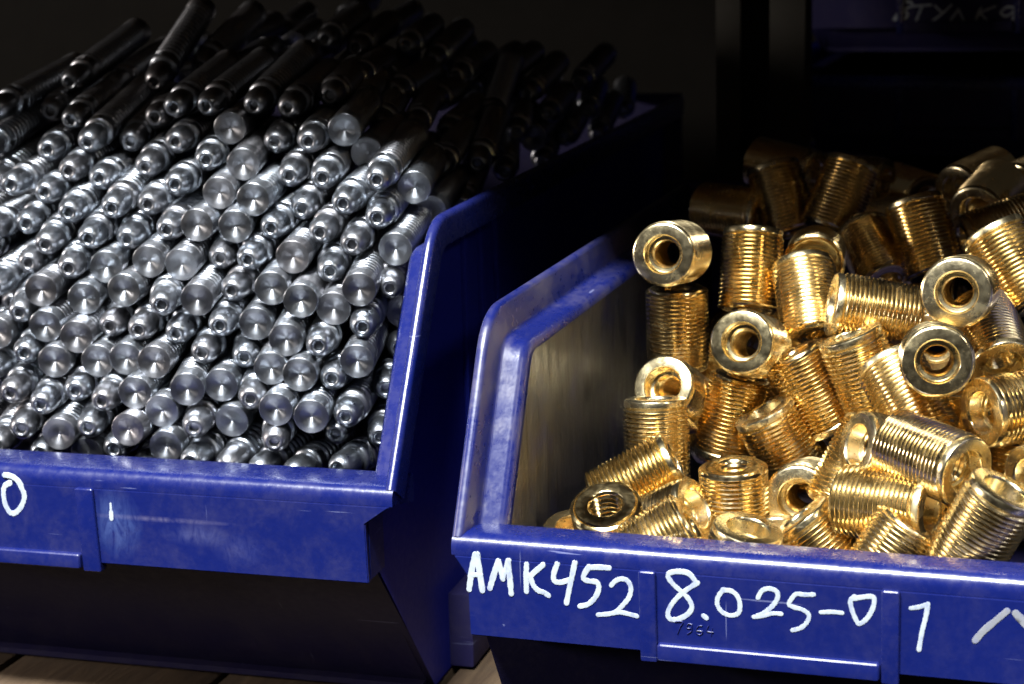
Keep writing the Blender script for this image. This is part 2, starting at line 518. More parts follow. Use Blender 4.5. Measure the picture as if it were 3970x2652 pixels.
LET = {"R":[["letter",[[[[0.00667,0.09108],[0.00806,0.09834],[0.00949,0.10383]],0.00244],[[[0.01007,0.10402],[0.01075,0.09808],[0.01145,0.091]],0.00242],[[[0.00829,0.09643],[0.01105,0.09666]],0.00204]]],
["letter",[[[[0.01433,0.09212],[0.01612,0.09756],[0.01778,0.10201]],0.00242],[[[0.01807,0.10179],[0.01919,0.09589]],0.00211],[[[0.0192,0.09613],[0.02113,0.10204]],0.00202],[[[0.02143,0.10254],[0.02174,0.09659],[0.02197,0.09075]],0.0023]]],
["letter",[[[[0.02797,0.10178],[0.02766,0.09708],[0.02754,0.09204]],0.00219],[[[0.03384,0.10211],[0.03119,0.09975],[0.029,0.09743]],0.00208],[[[0.0291,0.09768],[0.03011,0.09442],[0.03173,0.09264],[0.03323,0.0922]],0.0021]]],
["full_stop",[[[[0.03431,0.09181],[0.03529,0.09113]],0.00209]]],
["digit",[[[[0.03893,0.10276],[0.03764,0.09934],[0.03772,0.09673],[0.03983,0.09629],[0.04314,0.09751]],0.00212],[[[0.04522,0.10374],[0.0441,0.09892],[0.04283,0.09359],[0.04179,0.08898]],0.00215]]],
["digit",[[[[0.05717,0.10292],[0.05324,0.10289],[0.05022,0.1025]],0.00194],[[[0.05013,0.10273],[0.04856,0.10024],[0.0482,0.09832],[0.05014,0.09763],[0.05269,0.09751],[0.05345,0.09545],[0.05214,0.09202],[0.04953,0.08918],[0.04661,0.08811]],0.00205]]],
["digit",[[[[0.05791,0.09687],[0.05942,0.09855],[0.0615,0.09943],[0.06356,0.09889],[0.06468,0.0964],[0.06395,0.09304],[0.0616,0.08977],[0.05902,0.08703]],0.00186],[[[0.05296,0.08553],[0.05646,0.08613],[0.06018,0.08713],[0.06295,0.0869],[0.06639,0.08627]],0.00178]]],
["digit",[[[[0.08764,0.10022],[0.08448,0.09786],[0.0813,0.09502],[0.07856,0.0915],[0.07726,0.08833],[0.07806,0.08628],[0.08079,0.08653],[0.08397,0.08846],[0.08557,0.09118],[0.08468,0.09391],[0.08221,0.0965],[0.07929,0.09905],[0.07764,0.10171],[0.07864,0.10309],[0.08181,0.10373],[0.08473,0.10322],[0.08674,0.10107]],0.00189]]],
["full_stop",[[[[0.08961,0.08845],[0.09042,0.08787]],0.0019]]],
["digit",[[[[0.09635,0.09854],[0.09456,0.0957],[0.09433,0.09289],[0.09589,0.09047],[0.09879,0.08947],[0.10147,0.09073],[0.10191,0.09402],[0.10102,0.09672],[0.09902,0.09831],[0.09658,0.09838]],0.00179]]],
["digit",[[[[0.10804,0.09678],[0.10936,0.09929],[0.11155,0.10025],[0.11397,0.09968],[0.11463,0.09767],[0.11311,0.09454],[0.11004,0.0915],[0.10784,0.09028]],0.00177],[[[0.1066,0.08971],[0.11004,0.09048],[0.11268,0.0915],[0.11567,0.09163]],0.0016]]],
["digit",[[[[0.12638,0.09946],[0.12356,0.09913],[0.12074,0.09911],[0.11922,0.09738],[0.11827,0.09537],[0.11968,0.09443],[0.12273,0.09378],[0.12483,0.09213],[0.12429,0.08955],[0.12234,0.0873],[0.11951,0.08612]],0.00165]]],
["dash",[[[[0.1289,0.09337],[0.13227,0.09385],[0.13571,0.0938]],0.00156]]],
["digit",[[[[0.13971,0.09984],[0.13845,0.09814],[0.13914,0.09456],[0.14068,0.09105],[0.14176,0.0906],[0.14408,0.09295],[0.14573,0.09651],[0.1461,0.09972],[0.14461,0.1004],[0.1395,0.09923]],0.0018]]],
["digit",[[[[0.15798,0.0975],[0.16069,0.0982],[0.16318,0.0994]],0.0016],[[[0.16326,0.09932],[0.16264,0.09486],[0.1615,0.08933],[0.16065,0.08325]],0.00176]]],
["stroke",[[[[0.17841,0.0882],[0.18079,0.09157],[0.18399,0.095],[0.18796,0.09914]],0.0024]]],
["stroke",[[[[0.19083,0.09851],[0.19252,0.09666],[0.1963,0.09256]],0.00285]]]],
"E":[[[[0.07987,0.08551],[0.08237,0.08573],[0.08145,0.08377],[0.08053,0.08133]],0.00041],[[[0.08554,0.08508],[0.08418,0.0852],[0.08372,0.08374],[0.08508,0.08363],[0.08553,0.08485],[0.0853,0.08271],[0.08393,0.08155]],0.00036],[[[0.08892,0.08493],[0.08757,0.08457],[0.08688,0.08239],[0.08823,0.08157],[0.08914,0.08283],[0.08733,0.08299]],0.00036],[[[0.09117,0.08513],[0.09049,0.08319],[0.09274,0.08293]],0.00036],[[[0.09243,0.08431],[0.09206,0.0817]],0.00036]],"L":[["digit",[[[[0.17107,0.10639],[0.17391,0.10609],[0.17646,0.10442],[0.17792,0.10154],[0.17883,0.09794],[0.17697,0.09371],[0.17398,0.09076],[0.17149,0.0906],[0.1698,0.09371],[0.16944,0.09782],[0.17028,0.10154],[0.1729,0.10316]],0.00248]]]],"B":[["letter",[[[[0.09034,0.26352],[0.08744,0.25798],[0.08441,0.25299]],0.00167],[[[0.09035,0.26341],[0.09447,0.26236],[0.09374,0.26015],[0.08788,0.25854]],0.00156],[[[0.08788,0.25831],[0.09192,0.2565],[0.09053,0.2535],[0.08441,0.25288]],0.00156]]],
["letter",[[[[0.09451,0.26048],[0.10533,0.26115]],0.00155],[[[0.10038,0.26064],[0.09721,0.25267]],0.00155]]],
["letter",[[[[0.10777,0.26057],[0.11182,0.25655]],0.00154],[[[0.11688,0.26103],[0.11205,0.25632],[0.10555,0.25116]],0.00153]]],
["letter",[[[[0.11633,0.25186],[0.12078,0.25823]],0.00154],[[[0.121,0.25823],[0.12422,0.2518]],0.00153]]],
["letter",[[[[0.13362,0.25922],[0.13075,0.2523]],0.00152],[[[0.1414,0.26002],[0.13261,0.25636]],0.00151],[[[0.13305,0.25614],[0.13729,0.25192]],0.00152]]],
["letter",[[[[0.1533,0.25881],[0.14789,0.25952],[0.14453,0.25626],[0.14826,0.25447],[0.15309,0.25837]],0.0014],[[[0.15349,0.25946],[0.15084,0.25116]],0.0014]]]]}

W_R, W_L = 0.222, 0.335
right_bin = storage_bin('storage_bin', 'blue plastic bin full of brass bushings with white lettering on its front', (0, 0, 0), 0.0,
    W_R, 0.365, 0.110, 0.0365, 0.182, 0.040, 0.0062, 0.0185, ((0.0675, 0.0735), (0.1485, 0.1545)), 0.045, M_blue_panel, M_grime, fk=1.05)
left_bin = storage_bin('storage_bin', 'blue plastic bin heaped with steel studs, scuffed front with a white zero', (-0.37353, 0.03757, 0), R_(1.5),
    W_L, 0.56, 0.110, 0.0385, 0.203, 0.062, 0.0120, 0.0245, ((0.125, 0.133), (0.202, 0.210)), 0.075, M_blue_panel_left, M_blue_worn, rim_mat=M_blue,
    wall_ribs=((0.128, 0.004, 0.06, 0.186), (0.152, 0.004, 0.06, 0.186), (0.176, 0.004, 0.06, 0.186), ))

link('stacking_foot', from_bm('stacking_foot', box_bm(W_L - 0.0126, W_L - 0.0015, 0.096, 0.165, 0.0006, 0.034, 0.0012, 2)), M_blue_shaded, PARTS[left_bin.name]['r'])
zt = 0.110 - 0.0069
lean = lambda z: -0.0003 + (zt - z) * 0.06
for i, (kind, strokes) in enumerate(LET['R']):
    o = link('painted_' + kind, ribbon('painted_' + kind, strokes, lean), M_grey_paint if i >= 15 else M_white, PARTS[right_bin.name]['panel'])
for pts, w in LET['E']:
    link('embossed_digit', ribbon('embossed_digit', [(pts, w)], lean, 0.0004), M_blue_panel, PARTS[right_bin.name]['panel'])
for kind, strokes in LET['L']:
    link('painted_' + kind, ribbon('painted_' + kind, strokes, lean), M_white, PARTS[left_bin.name]['panel'])
link('paint_scuff', ribbon('paint_scuff', [([(0.2167, 0.0972), (0.2166, 0.0950), (0.2164, 0.0938)], 0.0011), ([(0.2166, 0.0936), (0.2165, 0.0922), (0.2164, 0.0910)], 0.0020)], lean, 0.0001), M_white, PARTS[left_bin.name]['panel'])

# small stacked bins standing behind the brass
def small_bin(label, x, y, z, text=None):
    o = storage_bin('small_bin', label, (x, y, z), 0.0, 0.19, 0.20, 0.050, 0.034, 0.066, 0.012, 0.004, 0.010,
                    ((0.06, 0.064), (0.126, 0.130)), 0.03, M_blue_shaded, M_blue_shaded, detail=True, cat='small bin', group='small bins stacked at the back')
    if text:
        for kind, strokes in text:
            link('painted_' + kind, ribbon('painted_' + kind, [([(p[0] - x, p[1] - z) for p in pts], w) for pts, w in strokes],
                 lambda zz: -0.0003 + (0.0431 - zz) * 0.06), M_white, PARTS[o.name]['panel'])
    return o
SB = [('bottom', 0.0345), ('second', 0.0965), ('third', 0.1585), ('top', 0.2305)]
small_bin('lowest small dark blue bin of the stack behind the brass', 0.026, 0.55, 0.046)
small_bin('dark blue small bin in the stack, just under the lettered one', 0.026, 0.55, 0.170 - 0.0615 + 0.0615)
small_bin('middle dark blue bin of the stack, above the lowest one', 0.026, 0.55, 0.108)
small_bin('top small dark blue bin with faint hand lettering in the back', 0.026, 0.55, 0.232, LET['B'])
blk = link('support_block', from_bm('support_block', box_bm(0.03, 0.21, 0.57, 0.74, 0.0, 0.0455, 0.002)), M_wood)
tag(blk, 'dark wooden block under the stack of small bins', 'block')

# steel shelf upright behind the bins: a folded channel
up = empty('shelf_upright', 'dull folded steel upright between the two bins at the back', 'post')
up.location = (-0.004, 0.47, 0)
link('web', from_bm('web', box_bm(0.0, 0.050, 0.020, 0.0225, 0.0, 0.4145)), M_post, up)
link('flange', from_bm('flange', box_bm(0.0, 0.014, 0.0, 0.0025, 0.0, 0.4145, 0.0008)), M_post, up)
link('flange', from_bm('flange', box_bm(0.030, 0.050, 0.0, 0.0025, 0.0, 0.4145, 0.0008)), M_post, up)
link('side_plate', from_bm('side_plate', box_bm(0.0, 0.0022, 0.0027, 0.0198, 0.0, 0.4145)), M_post, up)
link('side_plate', from_bm('side_plate', box_bm(0.0478, 0.050, 0.0027, 0.0198, 0.0, 0.4145)), M_post, up)

# ------------------------------------------------------------------ steel studs
SL, SRAD = 0.080, 0.0073
def stud_meshes():
    nose = lathe('nose', [(0.0, 0.0026), (0.0016, 0.0024), (0.0018, 0.0006), (0.0021, 0.0001), (0.0027, 0.0), (0.0031, 0.0002), (0.0039, 0.0010), (0.0046, 0.0023), (0.0050, 0.0038), (0.0052, 0.0056),
                          (0.0052, 0.0090), (0.0050, 0.0108), (0.0045, 0.0118), (0.0044, 0.0122)], 40, angle=50)
    collar = lathe('collar', [(0.0043, 0.0121), (0.0054, 0.0124), (0.0060, 0.0129), (0.0063, 0.0136), (0.0063, 0.0138), (0.0063, 0.0166), (0.0063, 0.0168), (0.0061, 0.0176), (0.0054, 0.0182)], 40,
                   flats=(0.0137, 0.0167, 0.0053), angle=40)
    prof = [(0.0046, 0.0181)]
    z = 0.0186
    while z < 0.0622:
        prof += [(0.0046 + 0.0018 * math.sqrt(max(0.0, 1 - (2 * q / 8 - 1) ** 2)), z + 0.0031 * q / 8) for q in range(8)]
        z += 0.0031
    prof += [(0.0053, 0.0648)]
    shank = lathe('threaded_shank', prof, 30, angle=62)
    head = lathe('head', [(0.0053, 0.0647), (0.0060, 0.0650), (0.0064, 0.0656), (0.0064, 0.0715), (0.0063, 0.0719), (0.0061, 0.0720), (0.0043, 0.07196), (0.0041, 0.07192), (0.0012, 0.0711), (0.0007, 0.0708), (0.0, 0.0708)], 48, angle=20)
    for me in (nose, collar, shank, head):
        for v in me.vertices: v.co = (v.co.x * 0.0074 / 0.0067, v.co.y * 0.0074 / 0.0067, v.co.z * 0.080 / 0.072)
    return nose, collar, shank, head
N_, C_, S_, H_ = stud_meshes()
for me, mt in ((N_, M_steel), (C_, M_steel), (S_, M_steel), (H_, M_steel_turned)):
    me.materials.append(mt)

def put_axis(o, base, axis, roll):
    q = Vector((0, 0, 1)).rotation_difference(Vector(axis))
    o.rotation_mode = 'QUATERNION'
    o.rotation_quaternion = q @ Matrix.Rotation(roll, 3, 'Z').to_quaternion()
    o.location = base

STEEL = [[[-0.2469,0.1882,0.2487],[-0.0674,0.972,0.225],"N"],
[[-0.2357,0.2074,0.2453],[-0.1397,0.9804,0.1392],"N"],
[[-0.211,0.2021,0.2473],[-0.1245,0.9188,0.3746],"N"],
[[-0.2032,0.2339,0.2521],[-0.0875,0.962,0.2588],"N"],
[[-0.231,0.1598,0.2345],[-0.1361,0.9796,0.1478],"N"],
[[-0.2678,0.1568,0.2389],[-0.0278,0.9859,0.165],"N"],
[[-0.2671,0.1435,0.2221],[-0.0865,0.9794,0.1822],"N"],
[[-0.2351,0.1454,0.223],[-0.2672,0.9628,0.0401],"N"],
[[-0.2146,0.1444,0.2264],[-0.1292,0.9677,0.2164],"N"],
[[-0.2012,0.1578,0.2254],[-0.2141,0.964,0.1578],"N"],
[[-0.1777,0.1558,0.2409],[-0.1262,0.9796,0.1564],"N"],
[[-0.1642,0.1601,0.2411],[-0.0904,0.9821,0.165],"N"],
[[-0.1421,0.1611,0.2412],[-0.1034,0.9727,0.2079],"N"],
[[-0.1272,0.1639,0.2403],[-0.1582,0.9819,0.1045],"N"],
[[-0.1154,0.1827,0.2436],[-0.2357,0.9698,0.0627],"N"],
[[-0.1738,0.1478,0.2269],[-0.1676,0.9842,0.0572],"N"],
[[-0.1504,0.1544,0.2324],[-0.2217,0.9734,0.0576],"D"],
[[-0.1286,0.1521,0.2269],[-0.2228,0.9732,0.0569],"N"],
[[-0.1094,0.1435,0.2283],[-0.2174,0.973,0.0772],"N"],
[[-0.0973,0.1542,0.2321],[-0.2267,0.9702,0.0857],"D"],
[[-0.2472,0.132,0.209],[-0.0916,0.9923,0.0829],"N"],
[[-0.2303,0.1319,0.2061],[-0.1762,0.9837,0.0353],"N"],
[[-0.2208,0.1372,0.2149],[-0.149,0.9851,0.0853],"N"],
[[-0.2045,0.1349,0.2123],[-0.2272,0.9738,0.0055],"N"],
[[-0.1853,0.141,0.2167],[-0.167,0.9755,0.1431],"N"],
[[-0.1547,0.1384,0.2206],[-0.2758,0.9593,0.0604],"N"],
[[-0.1379,0.1394,0.2189],[-0.2378,0.9666,0.0954],"D"],
[[-0.1163,0.1373,0.2145],[-0.1797,0.9778,0.1077],"N"],
[[-0.1913,0.1203,0.2017],[-0.1598,0.9723,0.1705],"N"],
[[-0.1656,0.1294,0.2111],[-0.2042,0.9782,0.0374],"N"],
[[-0.177,0.1258,0.203],[-0.2095,0.9767,0.0456],"N"],
[[-0.1449,0.1295,0.208],[-0.2403,0.9672,0.0823],"D"],
[[-0.1261,0.1225,0.2067],[-0.1632,0.9841,0.0696],"D"],
[[-0.1076,0.1292,0.202],[-0.1704,0.9807,0.0962],"N"],
[[-0.0987,0.1316,0.2148],[-0.2236,0.9722,0.0701],"N"],
[[-0.2386,0.1281,0.1927],[-0.1704,0.9809,0.0937],"N"],
[[-0.2115,0.1194,0.1997],[-0.2341,0.9691,0.0785],"N"],
[[-0.2518,0.1214,0.1914],[-0.1805,0.982,0.0551],"N"],
[[-0.227,0.314,0.2569],[-0.1181,0.9904,0.0722],"N"],
[[-0.2322,0.392,0.2582],[-0.2328,0.9694,0.0778],"N"],
[[-0.1735,0.3033,0.2527],[-0.1602,0.9814,0.1061],"N"],
[[-0.1899,0.1615,0.2361],[-0.2088,0.9773,0.0349],"N"],
[[-0.2621,0.1421,0.2082],[-0.1342,0.9741,0.1822],"N"],
[[-0.2495,0.1737,0.2371],[-0.2737,0.9599,0.0604],"N"],
[[-0.148,0.2939,0.2561],[-0.1536,0.9835,0.0958],"N"],
[[-0.1295,0.3151,0.2559],[-0.1769,0.9823,0.0623],"N"],
[[-0.1244,0.2381,0.2473],[-0.2137,0.9766,0.0248],"N"],
[[-0.113,0.255,0.2384],[-0.1357,0.9896,0.0474],"N"],
[[-0.1057,0.288,0.2314],[-0.1351,0.9908,0.0087],"N"],
[[-0.1032,0.2093,0.2277],[-0.2379,0.964,0.119],"N"],
[[-0.0947,0.2318,0.2251],[-0.2436,0.9643,0.1041],"N"],
[[-0.0894,0.258,0.2192],[-0.1313,0.9898,0.0553],"N"],
[[-0.0851,0.308,0.2168],[-0.1373,0.9326,0.3338],"N"],
[[-0.0736,0.372,0.2159],[-0.1571,0.9867,0.042],"N"],
[[-0.0728,0.4478,0.2092],[-0.1964,0.9767,0.0863],"N"],
[[-0.0734,0.5308,0.2005],[-0.2313,0.9678,0.0995],"N"],
[[-0.0714,0.3976,0.2005],[-0.1722,0.9825,0.0716],"N"],
[[-0.0718,0.4638,0.1939],[-0.1399,0.978,0.1544],"N"],
[[-0.1114,0.1957,0.2338],[-0.2124,0.9701,0.1178],"N"],
[[-0.1213,0.3298,0.2469],[-0.1314,0.9827,0.1305],"N"],
[[-0.1101,0.334,0.2391],[-0.1267,0.9895,0.0698],"N"],
[[-0.0985,0.366,0.2342],[-0.0582,0.9928,0.1045],"N"],
[[-0.1747,0.402,0.2584],[-0.1632,0.9841,0.0698],"N"],
[[-0.22,0.45,0.2615],[-0.1696,0.981,0.0947],"N"],
[[-0.093,0.1675,0.2208],[-0.1723,0.9825,0.0702],"D"],
[[-0.0872,0.2023,0.2106],[-0.2145,0.9765,0.0223],"D"],
[[-0.0733,0.1285,0.2148],[-0.1594,0.9789,0.1277],"N"],
[[-0.0742,0.2059,0.21],[-0.1795,0.9783,0.104],"N"],
[[-0.0679,0.2402,0.2069],[-0.1936,0.9649,0.1775],"N"],
[[-0.069,0.2844,0.1969],[-0.2915,0.9521,0.0928],"N"],
[[-0.0672,0.2126,0.1917],[-0.2276,0.9682,0.1042],"N"],
[[-0.0655,0.1511,0.2087],[-0.2216,0.973,0.0643],"D"],
[[-0.0659,0.1704,0.1957],[-0.1691,0.9832,0.0689],"D"],
[[-0.0712,0.1221,0.2003],[-0.1914,0.9796,0.0616],"N"],
[[-0.0861,0.1222,0.2057],[-0.1357,0.9875,0.0802],"N"],
[[-0.0856,0.376,0.2256],[-0.0794,0.9883,0.1305],"N"],
[[-0.0758,0.442,0.2258],[-0.0718,0.9899,0.1219],"N"],
[[-0.1312,0.2843,0.2415],[-0.1897,0.979,0.074],"N"],
[[-0.16,0.2848,0.261],[-0.1647,0.9815,0.0972],"N"],
[[-0.0751,0.3241,0.2118],[-0.2577,0.9607,0.103],"N"],
[[-0.2204,0.1133,0.1865],[-0.2046,0.9692,0.1373],"N"],
[[-0.1986,0.1118,0.1899],[-0.1878,0.9739,0.1277],"N"],
[[-0.184,0.1186,0.189],[-0.2248,0.9677,0.1141],"N"],
[[-0.1639,0.1167,0.1938],[-0.1782,0.9788,0.1005],"N"],
[[-0.1505,0.1184,0.196],[-0.1676,0.9846,0.0495],"D"],
[[-0.1332,0.1188,0.1958],[-0.2509,0.9649,0.0771],"D"],
[[-0.1182,0.1211,0.195],[-0.1538,0.985,0.0778],"N"],
[[-0.0949,0.1174,0.1943],[-0.1194,0.989,0.0873],"N"],
[[-0.1046,0.1116,0.185],[-0.1969,0.9776,0.0742],"D"],
[[-0.1249,0.1113,0.1832],[-0.155,0.9833,0.0948],"N"],
[[-0.1398,0.116,0.1825],[-0.2162,0.9713,0.0991],"N"],
[[-0.0878,0.1099,0.1798],[-0.2699,0.9586,0.091],"N"],
[[-0.1909,0.112,0.1782],[-0.2774,0.9599,0.0406],"D"],
[[-0.1694,0.1099,0.1816],[-0.213,0.9741,0.0762],"D"],
[[-0.1552,0.1113,0.1803],[-0.1635,0.9773,0.1347],"D"],
[[-0.2043,0.1039,0.1785],[-0.2677,0.9603,0.0782],"N"],
[[-0.231,0.1159,0.1778],[-0.243,0.9665,0.0828],"N"],
[[-0.2427,0.1064,0.1688],[-0.2156,0.9684,0.1257],"N"],
[[-0.215,0.0988,0.1698],[-0.2246,0.9732,0.0501],"D"],
[[-0.197,0.1027,0.1662],[-0.2734,0.9603,0.0549],"D"],
[[-0.1769,0.1006,0.1709],[-0.1778,0.984,0.0086],"D"],
[[-0.1303,0.1055,0.1713],[-0.1265,0.9896,0.0687],"N"],
[[-0.1107,0.1029,0.1735],[-0.2615,0.9645,0.0371],"D"],
[[-0.155,0.0916,0.1672],[-0.3221,0.9434,0.0791],"N"],
[[-0.1432,0.1004,0.1682],[-0.2063,0.9724,0.1092],"D"],
[[-0.0948,0.0955,0.1705],[-0.2532,0.9674,0.0002],"D"],
[[-0.1176,0.1008,0.159],[-0.2132,0.9727,0.0912],"D"],
[[-0.0837,0.1025,0.1662],[-0.2147,0.9729,0.0854],"D"],
[[-0.2264,0.0984,0.1597],[-0.2498,0.9587,0.1359],"N"],
[[-0.1842,0.0991,0.1554],[-0.1457,0.9847,0.0957],"N"],
[[-0.1682,0.0947,0.1554],[-0.1678,0.9813,0.094],"N"],
[[-0.1518,0.0959,0.1542],[-0.1354,0.981,0.1386],"N"],
[[-0.1313,0.0953,0.1586],[-0.2231,0.9732,0.056],"N"],
[[-0.2117,0.0946,0.1554],[-0.1883,0.9792,0.0759],"D"],
[[-0.1962,0.0929,0.1519],[-0.2333,0.9709,0.0545],"D"],
[[-0.2196,0.0888,0.1447],[-0.2256,0.9727,0.0541],"N"],
[[-0.2378,0.0983,0.1508],[-0.1331,0.9906,0.0306],"D"],
[[-0.1736,0.0926,0.1436],[-0.1937,0.9792,0.0601],"D"],
[[-0.2054,0.0893,0.1418],[-0.2253,0.9738,0.0299],"D"],
[[-0.187,0.0927,0.1421],[-0.2005,0.9794,0.0244],"D"],
[[-0.1586,0.0888,0.1438],[-0.1879,0.9818,0.0268],"D"],
[[-0.1387,0.0927,0.1475],[-0.1914,0.9803,0.048],"N"],
[[-0.1215,0.0962,0.1456],[-0.2725,0.9566,0.1031],"N"],
[[-0.1003,0.0919,0.1549],[-0.2459,0.9628,0.1124],"D"],
[[-0.0852,0.0891,0.1537],[-0.2589,0.9656,0.0224],"N"],
[[-0.1299,0.091,0.135],[-0.2395,0.9699,0.0432],"D"],
[[-0.1408,0.0822,0.1348],[-0.2975,0.9513,0.0804],"D"],
[[-0.1065,0.0895,0.1434],[-0.2592,0.9622,0.0831],"D"],
[[-0.0928,0.0867,0.1422],[-0.2094,0.9777,0.0179],"D"],
[[-0.1649,0.0827,0.132],[-0.1759,0.9843,0.0148],"D"],
[[-0.1936,0.084,0.131],[-0.2417,0.9699,0.0303],"N"],
[[-0.2228,0.081,0.1291],[-0.1869,0.9774,0.0987],"N"],
[[-0.1791,0.0796,0.1283],[-0.1379,0.9866,0.0871],"N"],
[[-0.2065,0.0776,0.126],[-0.2286,0.9706,0.0749],"N"],
[[-0.1854,0.0779,0.1171],[-0.2174,0.9727,0.0808],"N"],
[[-0.1537,0.0836,0.1246],[-0.1563,0.9851,0.0725],"D"],
[[-0.0804,0.0897,0.1403],[-0.1874,0.9822,0.0124],"N"],
[[-0.2152,0.0752,0.1156],[-0.2968,0.9523,0.0707],"N"],
[[-0.2298,0.0788,0.1063],[-0.2418,0.9638,0.1123],"N"],
[[-0.1654,0.0756,0.1183],[-0.0973,0.9952,-0.0049],"D"],
[[-0.1506,0.0793,0.1109],[-0.1419,0.9868,0.0776],"D"],
[[-0.1361,0.0767,0.1204],[-0.236,0.9677,0.0887],"N"],
[[-0.1259,0.0905,0.1203],[-0.1511,0.983,0.1047],"D"],
[[-0.1007,0.0796,0.1293],[-0.1512,0.9861,0.0692],"D"],
[[-0.085,0.0784,0.1275],[-0.2235,0.9732,0.0543],"D"],
[[-0.1987,0.0774,0.114],[-0.2316,0.9714,0.0532],"D"],
[[-0.1896,0.0831,0.1043],[-0.1301,0.991,0.0316],"D"],
[[-0.1753,0.0801,0.1079],[-0.1623,0.9812,0.104],"N"],
[[-0.2095,0.079,0.1042],[-0.1732,0.9847,0.0165],"N"],
[[-0.1009,0.0767,0.1165],[-0.2865,0.9541,0.0877],"N"],
[[-0.1125,0.0813,0.1325],[-0.2765,0.9602,0.0398],"N"],
[[-0.2379,0.0917,0.1366],[-0.2051,0.9787,-0.01],"N"],
[[-0.125,0.079,0.1033],[0.0682,0.9758,0.2079],"N"],
[[-0.1106,0.079,0.1031],[0.0697,0.9962,0.0523],"N"],
[[-0.0956,0.079,0.1026],[0.0697,0.997,0.0349],"N"],
[[-0.1628,0.0777,0.0999],[-0.0989,0.9871,0.126],"N"],
[[-0.1375,0.0742,0.1063],[-0.062,0.9972,0.0416],"N"],
[[-0.08,0.1152,0.1902],[-0.1626,0.9845,0.0655],"N"],
[[-0.0647,0.1247,0.1872],[-0.1632,0.9816,0.0992],"D"],
[[-0.0645,0.1163,0.1726],[-0.3031,0.9487,0.0904],"N"],
[[-0.0715,0.101,0.1748],[-0.242,0.9648,0.1032],"D"],
[[-0.0692,0.0968,0.1603],[-0.2447,0.9651,0.0936],"N"],
[[-0.0644,0.129,0.1604],[-0.2726,0.9589,0.0793],"D"],
[[-0.0706,0.0932,0.1472],[-0.2054,0.9743,0.0928],"D"],
[[-0.0641,0.1216,0.1467],[-0.1883,0.9818,0.0244],"N"],
[[-0.0641,0.106,0.1331],[-0.2497,0.9661,0.0657],"N"],
[[-0.0717,0.0815,0.1273],[-0.1968,0.9797,0.0382],"N"],
[[-0.0827,0.0963,0.1154],[-0.2169,0.9678,0.1279],"N"],
[[-0.0634,0.0961,0.1154],[-0.2634,0.9604,0.0913],"N"],
[[-0.0752,0.079,0.1065],[0.0698,0.9975,-0.0087],"N"]]
SFILL = [[[-0.1261,0.3514,0.229],[-0.2058,0.9778,0.0399],"N"],
[[-0.1857,0.1104,0.0892],[-0.2314,0.9695,0.0815],"D"],
[[-0.1995,0.3348,0.2548],[-0.2388,0.9694,0.0566],"D"],
[[-0.255,0.1097,0.1398],[-0.2023,0.9683,0.1468],"D"],
[[-0.1452,0.2587,0.242],[-0.2068,0.9718,0.113],"N"],
[[-0.1179,0.3897,0.2282],[-0.1981,0.9778,0.0685],"N"],
[[-0.0729,0.3595,0.1924],[-0.2323,0.9714,0.0487],"N"],
[[-0.2344,0.1107,0.0975],[-0.1951,0.9749,0.107],"D"],
[[-0.2502,0.3322,0.2529],[-0.129,0.9903,0.0516],"D"],
[[-0.2828,0.163,0.1891],[-0.1384,0.9822,0.1271],"D"],
[[-0.2517,0.1101,0.1229],[-0.1893,0.9806,0.0513],"D"],
[[-0.2606,0.1243,0.1804],[-0.1846,0.9786,0.0912],"N"],
[[-0.1126,0.4201,0.2398],[-0.2209,0.9751,-0.0171],"N"],
[[-0.2023,0.2601,0.2461],[-0.121,0.9866,0.1098],"D"],
[[-0.1291,0.3807,0.2414],[-0.2265,0.9715,0.0703],"N"],
[[-0.0765,0.356,0.2053],[-0.1656,0.9856,0.0353],"D"],
[[-0.1031,0.3777,0.2178],[-0.1525,0.9814,0.1168],"D"],
[[-0.1773,0.2411,0.2439],[-0.1853,0.9805,0.0659],"D"],
[[-0.2544,0.1365,0.1552],[-0.168,0.982,0.0862],"N"],
[[-0.0995,0.4578,0.2244],[-0.232,0.9725,0.0211],"D"],
[[-0.2253,0.2505,0.2423],[-0.1564,0.9862,0.0538],"D"],
[[-0.157,0.2106,0.2449],[-0.1459,0.9843,0.0996],"D"],
[[-0.2597,0.1144,0.104],[-0.2342,0.9693,0.0747],"D"],
[[-0.0925,0.3725,0.2071],[-0.1704,0.9853,0.0105],"N"],
[[-0.2578,0.3093,0.2526],[-0.2052,0.9787,0.0121],"D"]]
rs = random.Random(11)
def stud(P, d, ty, label, group):
    P = Vector(P); d = Vector(d).normalized()
    o = empty('threaded_stud', label, 'stud', group)
    if ty == 'N': put_axis(o, P, d, rs.uniform(0, 6.28))
    else: put_axis(o, P + d * SL, -d, rs.uniform(0, 6.28))
    for me in (N_, C_, S_, H_):
        link(me.name.split('.')[0], me, None, o)
    return o

def to_px(P):
    v = Vector(P) - cam.matrix_world.translation
    z = v.dot(fwd)
    return 0.5 + 7500 / 3970 * v.dot(right) / z, 0.5 - 7500 / 2652 * v.dot(upv) / z

